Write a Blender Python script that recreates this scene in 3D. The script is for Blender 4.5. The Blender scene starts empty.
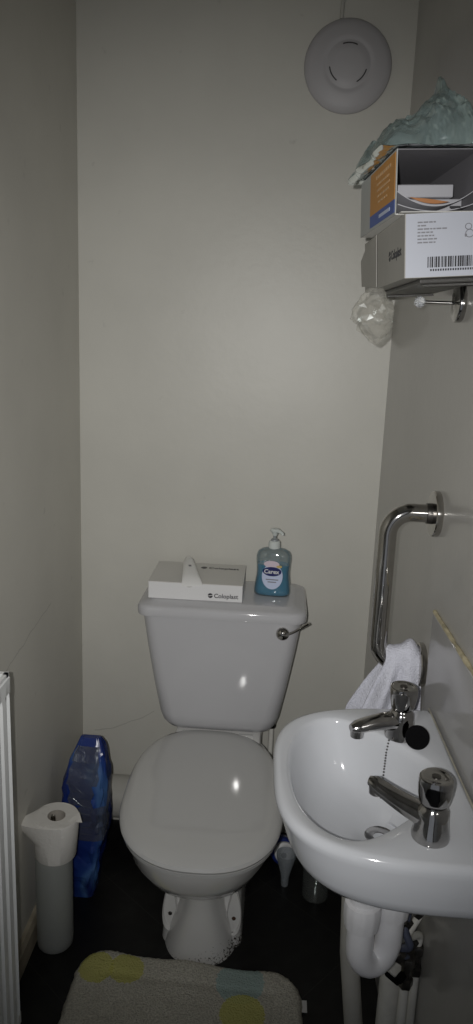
import bpy, bmesh, math, random
from mathutils import Vector, Matrix, noise
random.seed(4)
PI = math.pi
SC = bpy.context.scene
COL = SC.collection

# ------------------------------------------------------------------ materials
MATS = {}
def new_mat(name):
    m = bpy.data.materials.new(name); m.use_nodes = True
    MATS[name] = m
    return m, m.node_tree.nodes, m.node_tree.links, m.node_tree.nodes['Principled BSDF']

def pm(name, col, rough=.5, metal=0, spec=.5, coat=0, var=0, vscale=8, bump=0, bscale=60, trans=0, ior=1.45, alpha=1, col2=None, coords='Object'):
    m, n, l, b = new_mat(name)
    b.inputs['Base Color'].default_value = (*col, 1)
    b.inputs['Roughness'].default_value = rough
    b.inputs['Metallic'].default_value = metal
    b.inputs['Specular IOR Level'].default_value = spec
    b.inputs['Coat Weight'].default_value = coat
    b.inputs['Coat Roughness'].default_value = .05
    b.inputs['Transmission Weight'].default_value = trans
    b.inputs['IOR'].default_value = ior
    b.inputs['Alpha'].default_value = alpha
    if var or bump or col2:
        tc = n.new('ShaderNodeTexCoord')
    if var or col2:
        t = n.new('ShaderNodeTexNoise'); t.inputs['Scale'].default_value = vscale; t.inputs['Detail'].default_value = 5
        l.new(tc.outputs[coords], t.inputs['Vector'])
        r = n.new('ShaderNodeValToRGB')
        c2 = col2 if col2 else tuple(c*(1-var) for c in col)
        r.color_ramp.elements[0].position = .35; r.color_ramp.elements[0].color = (*c2, 1)
        r.color_ramp.elements[1].position = .65; r.color_ramp.elements[1].color = (*col, 1)
        l.new(t.outputs['Fac'], r.inputs['Fac']); l.new(r.outputs['Color'], b.inputs['Base Color'])
    if bump:
        t2 = n.new('ShaderNodeTexNoise'); t2.inputs['Scale'].default_value = bscale; t2.inputs['Detail'].default_value = 4
        l.new(tc.outputs[coords], t2.inputs['Vector'])
        bp = n.new('ShaderNodeBump'); bp.inputs['Strength'].default_value = bump; bp.inputs['Distance'].default_value = .004
        l.new(t2.outputs['Fac'], bp.inputs['Height']); l.new(bp.outputs['Normal'], b.inputs['Normal'])
    return m

def math_node(n, l, op, a, b=None):
    x = n.new('ShaderNodeMath'); x.operation = op
    for i, v in enumerate((a, b)):
        if v is None: continue
        if isinstance(v, (int, float)): x.inputs[i].default_value = v
        else: l.new(v, x.inputs[i])
    return x.outputs[0]

def film(name, col, body=.25, rough=.12, gloss=.35, wr=0, ws=45):
    """thin crumpled plastic film: part see-through, part milky, part shiny"""
    m, n, l, b = new_mat(name); n.remove(b)
    out = n['Material Output']
    tr = n.new('ShaderNodeBsdfTransparent'); tr.inputs[0].default_value = (*[min(1, .75+.25*c) for c in col], 1)
    di = n.new('ShaderNodeBsdfDiffuse'); di.inputs[0].default_value = (*col, 1)
    tl = n.new('ShaderNodeBsdfTranslucent'); tl.inputs[0].default_value = (*col, 1)
    gl = n.new('ShaderNodeBsdfGlossy'); gl.inputs['Roughness'].default_value = rough; gl.inputs[0].default_value = (.9, .95, .95, 1)
    if wr:
        tc = n.new('ShaderNodeTexCoord'); t = n.new('ShaderNodeTexNoise'); t.noise_type = 'RIDGED_MULTIFRACTAL'
        t.inputs['Scale'].default_value = ws; t.inputs['Detail'].default_value = 2.5; t.inputs['Distortion'].default_value = .8
        l.new(tc.outputs['Object'], t.inputs['Vector'])
        bp = n.new('ShaderNodeBump'); bp.inputs['Strength'].default_value = wr; bp.inputs['Distance'].default_value = .006
        l.new(t.outputs['Fac'], bp.inputs['Height'])
        for q in (di, tl, gl): l.new(bp.outputs[0], q.inputs['Normal'])
    m0 = n.new('ShaderNodeMixShader'); m0.inputs[0].default_value = .35
    l.new(di.outputs[0], m0.inputs[1]); l.new(tl.outputs[0], m0.inputs[2])
    m1 = n.new('ShaderNodeMixShader'); m1.inputs[0].default_value = body
    l.new(tr.outputs[0], m1.inputs[1]); l.new(m0.outputs[0], m1.inputs[2])
    lw = n.new('ShaderNodeLayerWeight'); lw.inputs[0].default_value = .35
    f = math_node(n, l, 'MULTIPLY', lw.outputs['Fresnel'], gloss*2)
    f = math_node(n, l, 'ADD', f, gloss*.25)
    m2 = n.new('ShaderNodeMixShader'); l.new(f, m2.inputs[0])
    l.new(m1.outputs[0], m2.inputs[1]); l.new(gl.outputs[0], m2.inputs[2])
    l.new(m2.outputs[0], out.inputs[0])
    return m

WALLC = (.57, .56, .51)
def wall_mat(name, col, rough, cracks=(), coat=0):
    """painted plaster with faint stains; cracks = hairlines ((a,b),(a,b), axis) in wall coordinates"""
    m = pm(name, col, rough, coat=coat, var=.07, vscale=3.5, bump=.12, bscale=45)
    n, l = m.node_tree.nodes, m.node_tree.links
    b = n['Principled BSDF']
    tc = n.new('ShaderNodeTexCoord'); sp = n.new('ShaderNodeSeparateXYZ'); l.new(tc.outputs['Object'], sp.inputs[0])
    src = b.inputs['Base Color'].links[0].from_socket
    def mixdark(fac, dark, src):
        mx = n.new('ShaderNodeMix'); mx.data_type = 'RGBA'
        l.new(fac, mx.inputs['Factor']); l.new(src, mx.inputs[6]); mx.inputs[7].default_value = (*dark, 1)
        return mx.outputs[2]
    # sparse scuffs
    t = n.new('ShaderNodeTexNoise'); t.inputs['Scale'].default_value = 26; t.inputs['Detail'].default_value = 3
    l.new(tc.outputs['Object'], t.inputs['Vector'])
    f = math_node(n, l, 'SUBTRACT', t.outputs['Fac'], .69); f = math_node(n, l, 'MULTIPLY', f, 3.0)
    f = math_node(n, l, 'MAXIMUM', f, 0.0); f = math_node(n, l, 'MINIMUM', f, .35)
    src = mixdark(f, tuple(c*.5 for c in col), src)
    for (a0, z0), (a1, z1), ax, bow in cracks:
        A = sp.outputs[ax]; Z = sp.outputs['Z']
        w = n.new('ShaderNodeTexNoise'); w.inputs['Scale'].default_value = 18
        l.new(tc.outputs['Object'], w.inputs['Vector'])
        u = math_node(n, l, 'DIVIDE', math_node(n, l, 'SUBTRACT', A, a0), a1-a0)
        zl = math_node(n, l, 'ADD', math_node(n, l, 'MULTIPLY', u, z1-z0), z0)
        arc = math_node(n, l, 'MULTIPLY', math_node(n, l, 'MULTIPLY', u, math_node(n, l, 'SUBTRACT', 1.0, u)), bow)
        zl = math_node(n, l, 'ADD', zl, arc)
        zl = math_node(n, l, 'ADD', zl, math_node(n, l, 'MULTIPLY', math_node(n, l, 'SUBTRACT', w.outputs['Fac'], .5), .02))
        d = math_node(n, l, 'ABSOLUTE', math_node(n, l, 'SUBTRACT', Z, zl))
        near = math_node(n, l, 'LESS_THAN', d, .0016)
        ins = math_node(n, l, 'MULTIPLY', math_node(n, l, 'GREATER_THAN', u, 0.0), math_node(n, l, 'LESS_THAN', u, 1.0))
        fac = math_node(n, l, 'MULTIPLY', math_node(n, l, 'MULTIPLY', near, ins), .38)
        src = mixdark(fac, tuple(c*.4 for c in col), src)
    l.new(src, b.inputs['Base Color'])
    return m

M_wall_back = wall_mat('cream_paint_back', WALLC, .42, cracks=[((-.52, .30), (-.34, .375), 'X', -.05)])
M_wall_left = wall_mat('cream_paint_left', (.61, .595, .54), .5, cracks=[((1.27, .73), (1.72, .80), 'Y', .03)])
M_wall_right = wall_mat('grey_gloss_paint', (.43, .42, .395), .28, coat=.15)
M_ceil = pm('ceiling_white', (.7, .69, .66), .8)
M_ceramic = pm('white_ceramic', (.50, .50, .515), .055, coat=0, var=.03, vscale=5)
M_basin = pm('basin_ceramic', (.56, .575, .605), .11, coat=0, var=.03, vscale=9)
M_lid = pm('seat_plastic', (.55, .55, .54), .055, coat=0, var=.02, vscale=6)
M_chrome = pm('chrome', (.50, .485, .46), .07, metal=1, var=.15, vscale=30)
M_tapchrome = pm('tap_chrome', (.50, .49, .48), .09, metal=1, var=.35, vscale=28)
M_dullmetal = pm('dull_metal', (.20, .19, .18), .35, metal=1, var=.5, vscale=60)
M_black = pm('black_rubber', (.004, .004, .0045), .9, spec=.05)
M_dark = pm('dark_hole', (.01, .01, .01), .8)
M_plastic = pm('white_pipe_plastic', (.80, .80, .82), .3, var=.08, vscale=14)
M_paintpipe = pm('painted_pipe', (.74, .73, .68), .45, var=.14, vscale=25, bump=.15)
M_soil = pm('painted_soil_pipe', (.52, .51, .47), .5, var=.15, vscale=9)
M_rad = pm('radiator_enamel', (.86, .88, .88), .35, var=.06, vscale=10)
M_skirt = pm('skirting_paint', (.42, .37, .28), .55, var=.25, vscale=20)
M_fan = pm('fan_plastic', (.41, .40, .41), .5)
M_fandark = pm('fan_slot', (.05, .05, .05), .8)
M_card = pm('carton_white', (.66, .65, .62), .6, var=.04, vscale=12)
M_cardfront = pm('carton_front', (.70, .70, .70), .55)
M_label = pm('label_white', (.46, .48, .54), .5)
M_kraft = pm('carton_side_grey', (.40, .39, .36), .7, var=.06, vscale=15)
M_inside_shade = pm('carton_inside_shade', (.20, .195, .21), .8)  # interior shadow of the open carton put into the card colour
M_ink = pm('black_ink', (.03, .03, .035), .6)
M_greyink = pm('grey_ink', (.22, .22, .24), .6)
M_orange = pm('orange_print', (.55, .25, .045), .5)
M_bluep = pm('blue_print', (.06, .11, .36), .5)
M_paleink = pm('pale_print', (.56, .36, .18), .5)
M_paper = pm('paper', (.74, .73, .70), .9, bump=.2, bscale=90)
M_tissue = pm('tissue', (.70, .685, .65), .95, bump=.35, bscale=150)
M_cardtube = pm('roll_core', (.40, .37, .33), .9)
M_towel = pm('towel_cloth', (.62, .63, .71), .95, bump=.9, bscale=320, var=.08, vscale=60)
M_teal = film('teal_film', (.78, 1.0, 1.0), .32, .14, .5, .8, 40)
M_clear = film('clear_film', (.80, .78, .72), .20, .22, .14, .3, 28)
M_frost = film('frosted_plastic', (.56, .58, .56), .66, .3, .10)
M_funnel = film('clear_plastic', (.70, .74, .78), .3, .15, .15)
M_bottleclear = film('clear_bottle', (.5, .52, .5), .10, .1, .12)
M_seal = pm('old_sealant', (.50, .44, .29), .6, var=.5, vscale=55, bump=.5, bscale=90)
M_tile = pm('grey_gloss_tile', (.40, .395, .39), .12, spec=.35)
M_navy = pm('navy_print', (.012, .018, .11), .4)
M_soaplabel = pm('pale_blue_label', (.52, .58, .75), .4)
M_pump = pm('pump_plastic', (.58, .62, .60), .3)
M_white = pm('white_plastic', (.72, .72, .72), .35)
M_shelf = pm('shelf_grey', (.055, .053, .05), .4)
M_tube = pm('sachet_white', (.78, .78, .77), .35)

def bottle_mat():
    m, n, l, b = new_mat('soap_liquid_blue')
    b.inputs['Base Color'].default_value = (.02, .36, .60, 1); b.inputs['Roughness'].default_value = .08
    b.inputs['Transmission Weight'].default_value = .45; b.inputs['IOR'].default_value = 1.35; b.inputs['Coat Weight'].default_value = .5
    return m
M_liquid = bottle_mat()
M_shell = film('bottle_shell', (.42, .52, .55), .20, .06, .22)

def crystal_mat():
    m, n, l, b = new_mat('crystal')
    b.inputs['Base Color'].default_value = (.95, .97, 1, 1); b.inputs['Roughness'].default_value = .02
    b.inputs['Transmission Weight'].default_value = .8; b.inputs['IOR'].default_value = 1.6
    return m
M_crystal = crystal_mat()

def floor_mat():
    m, n, l, b = new_mat('black_vinyl_tile')
    tc = n.new('ShaderNodeTexCoord'); mp = n.new('ShaderNodeMapping'); mp.inputs['Rotation'].default_value = (0, 0, .72)
    mp.inputs['Location'].default_value = (.09, .03, 0)
    l.new(tc.outputs['Object'], mp.inputs[0]); sp = n.new('ShaderNodeSeparateXYZ'); l.new(mp.outputs[0], sp.inputs[0])
    def line(s):
        f = math_node(n, l, 'FRACT', math_node(n, l, 'MULTIPLY', s, 1/.305))
        return math_node(n, l, 'LESS_THAN', math_node(n, l, 'ABSOLUTE', math_node(n, l, 'SUBTRACT', f, .5)), .004)
    ln = math_node(n, l, 'MAXIMUM', line(sp.outputs['X']), line(sp.outputs['Y']))
    t = n.new('ShaderNodeTexNoise'); t.inputs['Scale'].default_value = 22; t.inputs['Detail'].default_value = 6
    l.new(tc.outputs['Object'], t.inputs['Vector'])
    r = n.new('ShaderNodeValToRGB'); r.color_ramp.elements[0].color = (.0045, .0043, .0046, 1); r.color_ramp.elements[0].position = .45
    r.color_ramp.elements[1].color = (.014, .0135, .0135, 1); r.color_ramp.elements[1].position = .8
    l.new(t.outputs['Fac'], r.inputs[0])
    mx = n.new('ShaderNodeMix'); mx.data_type = 'RGBA'; l.new(ln, mx.inputs['Factor']); l.new(r.outputs[0], mx.inputs[6]); mx.inputs[7].default_value = (.022, .021, .02, 1)
    l.new(mx.outputs[2], b.inputs['Base Color']); b.inputs['Roughness'].default_value = .45; b.inputs['Specular IOR Level'].default_value = .35
    return m
M_floor = floor_mat()

def pan_mat():
    """white ceramic with dirt specks close to the floor"""
    m = pm('pan_ceramic', (.70, .695, .68), .14, coat=.4)
    n, l = m.node_tree.nodes, m.node_tree.links; b = n['Principled BSDF']
    tc = n.new('ShaderNodeTexCoord'); sp = n.new('ShaderNodeSeparateXYZ'); l.new(tc.outputs['Object'], sp.inputs[0])
    t = n.new('ShaderNodeTexNoise'); t.inputs['Scale'].default_value = 230; t.inputs['Detail'].default_value = 2
    l.new(tc.outputs['Object'], t.inputs['Vector'])
    t3 = n.new('ShaderNodeTexNoise'); t3.inputs['Scale'].default_value = 16
    l.new(tc.outputs['Object'], t3.inputs['Vector'])
    low = math_node(n, l, 'SUBTRACT', 1.0, math_node(n, l, 'MULTIPLY', sp.outputs['Z'], 16.0))
    low = math_node(n, l, 'MAXIMUM', low, 0.0)
    right = math_node(n, l, 'MULTIPLY', math_node(n, l, 'ADD', sp.outputs['X'], .11), 2.5)
    s = math_node(n, l, 'ADD', math_node(n, l, 'ADD', t.outputs['Fac'], math_node(n, l, 'MULTIPLY', low, .20)), math_node(n, l, 'MULTIPLY', t3.outputs['Fac'], .16))
    s = math_node(n, l, 'ADD', s, math_node(n, l, 'MULTIPLY', math_node(n, l, 'MULTIPLY', right, low), .35))
    f = math_node(n, l, 'GREATER_THAN', s, .935)
    f = math_node(n, l, 'MULTIPLY', f, math_node(n, l, 'LESS_THAN', sp.outputs['Z'], .075))
    mx = n.new('ShaderNodeMix'); mx.data_type = 'RGBA'; l.new(f, mx.inputs['Factor'])
    mx.inputs[6].default_value = (.70, .695, .68, 1); mx.inputs[7].default_value = (.06, .05, .04, 1)
    l.new(mx.outputs[2], b.inputs['Base Color'])
    return m
M_pan = pan_mat()

def pack_mat():
    """printed polythene: blues with a pale sweep and greyish clear film"""
    m, n, l, b = new_mat('blue_polythene')
    tc = n.new('ShaderNodeTexCoord'); mp = n.new('ShaderNodeMapping'); mp.inputs['Scale'].default_value = (9, 9, 3.2); mp.inputs['Rotation'].default_value = (0, .5, 0)
    l.new(tc.outputs['Object'], mp.inputs[0])
    t = n.new('ShaderNodeTexNoise'); t.inputs['Scale'].default_value = 1.0; t.inputs['Detail'].default_value = 1.5; t.inputs['Distortion'].default_value = .6
    l.new(mp.outputs[0], t.inputs['Vector'])
    r = n.new('ShaderNodeValToRGB'); cr = r.color_ramp
    cr.elements[0].position = .30; cr.elements[0].color = (.006, .012, .075, 1)
    cr.elements[1].position = .80; cr.elements[1].color = (.05, .055, .07, 1)
    e = cr.elements.new(.45); e.color = (.010, .028, .17, 1)
    e = cr.elements.new(.56); e.color = (.020, .055, .23, 1)
    e = cr.elements.new(.62); e.color = (.06, .14, .33, 1)
    e = cr.elements.new(.68); e.color = (.014, .028, .14, 1)
    l.new(t.outputs['Fac'], r.inputs[0]); l.new(r.outputs[0], b.inputs['Base Color'])
    b.inputs['Roughness'].default_value = .25
    w_ = n.new('ShaderNodeTexNoise'); w_.noise_type = 'RIDGED_MULTIFRACTAL'; w_.inputs['Scale'].default_value = 24; w_.inputs['Detail'].default_value = 2; w_.inputs['Distortion'].default_value = 1
    l.new(tc.outputs['Object'], w_.inputs['Vector'])
    bp = n.new('ShaderNodeBump'); bp.inputs['Strength'].default_value = .5; bp.inputs['Distance'].default_value = .006
    l.new(w_.outputs['Fac'], bp.inputs['Height']); l.new(bp.outputs[0], b.inputs['Normal'])
    return m
M_pack = pack_mat()
M_packfilm = film('grey_wrap_film', (.20, .21, .25), .34, .16, .24, .6, 30)

MAT_DOTS = [(-.372, 1.432, .040, 'y'), (-.300, 1.437, .040, 'y'), (-.035, 1.425, .055, 't'), (-.025, 1.345, .05, 'y'), (-.36, 1.20, .05, 't')]
def rug_mat():
    m, n, l, b = new_mat('cream_pile')
    tc = n.new('ShaderNodeTexCoord'); sp = n.new('ShaderNodeSeparateXYZ')
    t = n.new('ShaderNodeTexNoise'); t.inputs['Scale'].default_value = 240; t.inputs['Detail'].default_value = 3
    l.new(tc.outputs['Object'], t.inputs['Vector']); l.new(tc.outputs['Object'], sp.inputs[0])
    w = math_node(n, l, 'MULTIPLY', math_node(n, l, 'SUBTRACT', t.outputs['Fac'], .5), .014)
    base = n.new('ShaderNodeValToRGB')
    base.color_ramp.elements[0].position = .3; base.color_ramp.elements[0].color = (.46, .44, .375, 1)
    base.color_ramp.elements[1].position = .7; base.color_ramp.elements[1].color = (.76, .735, .64, 1)
    l.new(t.outputs['Fac'], base.inputs[0]); src = base.outputs[0]
    for x, y, r, k in MAT_DOTS:
        dx = math_node(n, l, 'SUBTRACT', sp.outputs['X'], x); dy = math_node(n, l, 'SUBTRACT', sp.outputs['Y'], y)
        d = math_node(n, l, 'SQRT', math_node(n, l, 'ADD', math_node(n, l, 'MULTIPLY', dx, dx), math_node(n, l, 'MULTIPLY', dy, dy)))
        f = math_node(n, l, 'LESS_THAN', math_node(n, l, 'ADD', d, w), r)
        f = math_node(n, l, 'MULTIPLY', f, .85)
        mx = n.new('ShaderNodeMix'); mx.data_type = 'RGBA'; l.new(f, mx.inputs['Factor']); l.new(src, mx.inputs[6])
        mx.inputs[7].default_value = (.62, .60, .16, 1) if k == 'y' else (.40, .54, .52, 1)
        src = mx.outputs[2]
    l.new(src, b.inputs['Base Color']); b.inputs['Roughness'].default_value = 1; b.inputs['Specular IOR Level'].default_value = .1
    bp = n.new('ShaderNodeBump'); bp.inputs['Strength'].default_value = .9; bp.inputs['Distance'].default_value = .006
    l.new(t.outputs['Fac'], bp.inputs['Height']); l.new(bp.outputs[0], b.inputs['Normal'])
    return m
M_rug = rug_mat()

# ------------------------------------------------------------------ builders
def props(o, label=None, cat=None, group=None, kind=None):
    if label: o['label'] = label
    if cat: o['category'] = cat
    if group: o['group'] = group
    if kind: o['kind'] = kind
    return o

def link_mesh(name, bm, mat, smooth=True):
    bmesh.ops.recalc_face_normals(bm, faces=bm.faces[:])
    me = bpy.data.meshes.new(name); bm.to_mesh(me); bm.free()
    if mat: me.materials.append(mat)
    if smooth:
        for p in me.polygons: p.use_smooth = True
    o = bpy.data.objects.new(name, me); COL.objects.link(o)
    return o

def auto_smooth(o, ang=40):
    me = o.data
    bm = bmesh.new(); bm.from_mesh(me)
    for e in bm.edges:
        if len(e.link_faces) == 2 and e.calc_face_angle(0) > math.radians(ang): e.smooth = False
    bm.to_mesh(me); bm.free()

def thing(name, label, cat, mw=(0, 0, 0), group=None):
    o = bpy.data.objects.new(name, None); COL.objects.link(o)
    o.empty_display_size = .05
    M = mw if isinstance(mw, Matrix) else Matrix.Translation(Vector(mw))
    o.matrix_world = M
    ROOTS[o.name] = M
    return props(o, label, cat, group)
ROOTS = {}
def world_of(o):
    return ROOTS[o.name]

def part(name, bm, mat, root, local=False, smooth=True, ang=40, label=None, kind=None):
    M = world_of(root)
    if not local: bm.transform(M.inverted())
    o = link_mesh(name, bm, mat, smooth)
    if smooth: auto_smooth(o, ang)
    o.parent = root
    ROOTS[o.name] = M
    return props(o, label, None, None, kind)

def single(name, bm, mat, label=None, cat=None, loc=(0, 0, 0), group=None, kind=None, smooth=True, ang=40):
    bm.transform(Matrix.Translation(-Vector(loc)))
    o = link_mesh(name, bm, mat, smooth)
    if smooth: auto_smooth(o, ang)
    o.location = loc
    ROOTS[o.name] = Matrix.Translation(Vector(loc))
    return props(o, label, cat, group, kind)

def BM(): return bmesh.new()

def add_box(bm, x0, x1, y0, y1, z0, z1, bev=0, seg=2, M=None):
    r = bmesh.ops.create_cube(bm, size=1)
    vs = r['verts']
    for v in vs:
        v.co = Vector(((x0+x1)/2+v.co.x*(x1-x0), (y0+y1)/2+v.co.y*(y1-y0), (z0+z1)/2+v.co.z*(z1-z0)))
    if bev:
        es = list({e for v in vs for e in v.link_edges})
        rb = bmesh.ops.bevel(bm, geom=es, offset=bev, segments=seg, affect='EDGES', profile=.5)
        vs = list({v for f in rb['faces'] for v in f.verts} | {v for v in vs if v.is_valid})
    if M:
        for v in vs: v.co = M @ v.co
    return bm

def loft(bm, rings, cap0=True, cap1=True, closed=True):
    vr = [[bm.verts.new(Vector(p)) for p in r] for r in rings]
    n = len(vr[0])
    for a, b in zip(vr, vr[1:]):
        for i in range(n if closed else n-1):
            j = (i+1) % n
            bm.faces.new((a[i], a[j], b[j], b[i]))
    if cap0 and closed: bm.faces.new(list(reversed(vr[0])))
    if cap1 and closed: bm.faces.new(vr[-1])
    return bm

def lathe(bm, prof, n=32, M=None, cap0=True, cap1=True):
    rings = []
    for r, z in prof:
        ring = [Vector((max(r, 1e-5)*math.cos(2*PI*i/n), max(r, 1e-5)*math.sin(2*PI*i/n), z)) for i in range(n)]
        if M: ring = [M @ p for p in ring]
        rings.append(ring)
    return loft(bm, rings, cap0, cap1)

def fillet(pts, r, n=8):
    pts = [Vector(p) for p in pts]; out = [pts[0]]
    for a, b, c in zip(pts, pts[1:], pts[2:]):
        u = (a-b).normalized(); v = (c-b).normalized()
        ang = u.angle(v)
        if ang > PI-.01: out.append(b); continue
        d = min(r/math.tan(ang/2), (a-b).length*.49, (c-b).length*.49); rr = d*math.tan(ang/2)
        p0 = b+u*d; p1 = b+v*d; cen = b+(u+v).normalized()*(rr/math.sin(ang/2))
        e0 = (p0-cen); e1 = (p1-cen); tot = e0.angle(e1); ax = e0.cross(e1).normalized()
        for i in range(n+1):
            out.append(cen + Matrix.Rotation(tot*i/n, 3, ax) @ e0)
    out.append(pts[-1])
    return out

def tube(bm, path, rad, n=16, caps=True, flat=None):
    path = [Vector(p) for p in path]; N = len(path)
    rad = [rad]*N if isinstance(rad, (int, float)) else rad
    T = []
    for i in range(N):
        a = path[max(i-1, 0)]; b = path[min(i+1, N-1)]; T.append((b-a).normalized())
    up = Vector((0, 0, 1)) if abs(T[0].z) < .9 else Vector((1, 0, 0))
    U = (up - T[0]*up.dot(T[0])).normalized()
    rings = []
    for i in range(N):
        U = (U - T[i]*U.dot(T[i])).normalized(); V = T[i].cross(U)
        rings.append([path[i]+(U*math.cos(2*PI*k/n)*(flat or 1)+V*math.sin(2*PI*k/n))*rad[i] for k in range(n)])
    return loft(bm, rings, caps, caps)

def rrect(cx, cy, hx, hy, r, z, n=6):
    out = []
    r = min(r, hx, hy)
    for (sx, sy, a0) in ((1, 1, 0), (-1, 1, PI/2), (-1, -1, PI), (1, -1, 1.5*PI)):
        for i in range(n+1):
            a = a0+PI/2*i/n
            out.append(Vector((cx+sx*(hx-r)+r*math.cos(a), cy+sy*(hy-r)+r*math.sin(a), z)))
    return out

def egg(cx, yf, yb, w, z, n=48, ny=.52, ef=2.1, eb=2.6):
    """egg outline: front (towards camera) at yf, back at yb, widest at fraction ny from the front"""
    yc = yf+(yb-yf)*ny; out = []
    for i in range(n):
        a = 2*PI*i/n; c, s = math.cos(a), math.sin(a)
        e = eb if s > 0 else ef
        x = math.copysign(abs(c)**(2/e), c)*w
        y = yc+math.copysign(abs(s)**(2/e), s)*((yb-yc) if s > 0 else (yc-yf))
        out.append(Vector((cx+x, y, z)))
    return out

def text_bm(txt, size, M, off=0.0, extrude=.0002):
    cu = bpy.data.curves.new('lettering', 'FONT'); cu.body = txt; cu.size = size; cu.extrude = extrude; cu.offset = off
    cu.resolution_u = 3
    o = bpy.data.objects.new('lettering', cu); COL.objects.link(o)
    dg = bpy.context.evaluated_depsgraph_get(); dg.update()
    me = bpy.data.meshes.new_from_object(o.evaluated_get(dg))
    bm = BM(); bm.from_mesh(me); bm.transform(M)
    bpy.data.objects.remove(o); bpy.data.curves.remove(cu); bpy.data.meshes.remove(me)
    return bm

def frame(o, x, y):
    x = Vector(x).normalized(); y = Vector(y); y = (y-x*y.dot(x)).normalized(); z = x.cross(y)
    return Matrix(((x.x, y.x, z.x, o[0]), (x.y, y.y, z.y, o[1]), (x.z, y.z, z.z, o[2]), (0, 0, 0, 1)))

def fbm(p, s, o=4):
    return noise.fractal(Vector(p)*s, 1.0, 2.0, o)
def ridged(p, s):
    return 1-abs(noise.noise(Vector(p)*s))*2

# ------------------------------------------------------------------ the room
XL, YB, H, YF = -.555, 2.0, 2.4, -.25
SK = .032
def xr(y): return .265+SK*(2-y)
ROT = Matrix.Rotation(math.atan(SK), 4, 'Z')

def prism(pts, z0, z1):
    bm = BM(); loft(bm, [[(x, y, z0) for x, y in pts], [(x, y, z1) for x, y in pts]]); return bm

single('floor', prism([(XL-.1, YF-.1), (.5, YF-.1), (.5, YB+.1), (XL-.1, YB+.1)], -.1, 0), M_floor, kind='structure', smooth=False)
single('ceiling', prism([(XL-.1, YF-.1), (.5, YF-.1), (.5, YB+.1), (XL-.1, YB+.1)], H, H+.1), M_ceil, kind='structure', smooth=False)
single('wall_back', prism([(XL-.1, YB), (.5, YB), (.5, YB+.1), (XL-.1, YB+.1)], 0, H), M_wall_back, kind='structure', smooth=False)
single('wall_left', prism([(XL-.1, YF-.1), (XL, YF-.1), (XL, YB), (XL-.1, YB)], 0, H), M_wall_left, kind='structure', smooth=False)
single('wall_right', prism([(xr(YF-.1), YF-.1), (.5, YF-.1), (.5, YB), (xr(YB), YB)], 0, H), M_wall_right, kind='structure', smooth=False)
bm = BM()   # front wall with the open doorway behind the camera
add_box(bm, XL, -.47, YF-.1, YF, 0, H); add_box(bm, .27, xr(YF)-.001, YF-.1, YF, 0, H); add_box(bm, -.47, .27, YF-.1, YF, 2.03, H)
single('wall_front', bm, M_wall_left, kind='structure', smooth=False)
bm = BM()
loft(bm, [[(XL, y, 0), (XL+.015, y, 0), (XL+.015, y, .052), (XL+.009, y, .066), (XL, y, .068)] for y in (YF, YB-.001)])
single('baseboard_left', bm, M_skirt, kind='structure', smooth=False)

# soil pipe low along the back wall, left of the pan
t = thing('soil_pipe', 'fat painted soil pipe lying along the foot of the back wall left of the toilet', 'pipe', (-.40, 1.93, .06))
bm = BM(); tube(bm, [(XL+.002, 1.935, .128), (-.235, 1.935, .128)], .06, 32); part('pipe', bm, M_soil, t)
bm = BM(); tube(bm, [(-.262, 1.935, .128), (-.232, 1.935, .128)], .064, 32); part('pipe_collar', bm, M_soil, t)

# ------------------------------------------------------------------ toilet
CX = -.133
toilet = thing('toilet', 'white close-coupled toilet with closed lid against the back wall', 'toilet', (CX, 1.6, 0))
bm = BM()
def pr(yf, yb, w, z, ef=2.3, eb=2.6, ny=.45): return egg(CX-.008, yf, yb, w, z, n=64, ef=ef, eb=eb, ny=ny)
loft(bm, [pr(1.480, 1.86, .097, 0, 2.8), pr(1.484, 1.86, .094, .012, 2.8), pr(1.494, 1.86, .082, .05, 2.7), pr(1.505, 1.86, .066, .10, 2.5), pr(1.510, 1.86, .058, .15, 2.4), pr(1.500, 1.86, .060, .180, 2.4), pr(1.470, 1.87, .082, .212),
          pr(1.415, 1.87, .117, .243), pr(1.352, 1.87, .150, .292), pr(1.308, 1.87, .168, .345), pr(1.290, 1.87, .174, .388),
          pr(1.285, 1.87, .176, .400), pr(1.29, 1.87, .170, .405)])
# rear foot, wider, with the two hollow screw pockets on its shoulders
foot = []
for z, hw, y0 in ((0, .100, 1.530), (.015, .099, 1.535), (.06, .096, 1.556), (.12, .092, 1.570), (.20, .086, 1.60), (.30, .09, 1.62), (.398, .10, 1.65)):
    foot.append(rrect(CX-.006, (y0+1.93)/2, hw, (1.93-y0)/2, .045, z))
loft(bm, foot)
add_box(bm, CX-.115, CX+.115, 1.74, 1.985, .375, .437, .012)
pan = part('pan', bm, M_pan, toilet)
for s in (-1, 1):
    bm = BM()   # hollow pocket with a raised lip round the floor screw
    ring = []
    for sc, dep in ((1.0, .004), (1.0, .012), (.93, .014), (.84, .011), (.78, -.002), (.5, -.004), (.05, -.004)):
        r_ = []
        for i in range(32):
            a = 2*PI*i/32; ww = .0175*(1-.35*math.sin(a)) if s*math.cos(a) < 0 else .0185*(1-.25*math.sin(a))
            zz = .088+.062*sc*math.sin(a)
            r_.append((CX-.007+s*.079+ww*sc*math.cos(a), 1.552+.13*zz*1.0-dep+.005, zz))
        ring.append(r_)
    loft(bm, ring)
    part('screw_pocket', bm, M_pan, toilet)
    bm = BM(); lathe(bm, [(.0001, 0), (.0075, 0), (.0075, .004), (.004, .006), (.0001, .006)], 14, Matrix.Translation((CX-.007+s*.079, 1.567, .066)) @ Matrix.Rotation(PI/2, 4, 'X'))
    part('floor_screw', bm, M_dullmetal if s < 0 else pm('rusty_screw', (.07, .035, .02), .7), toilet)

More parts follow.
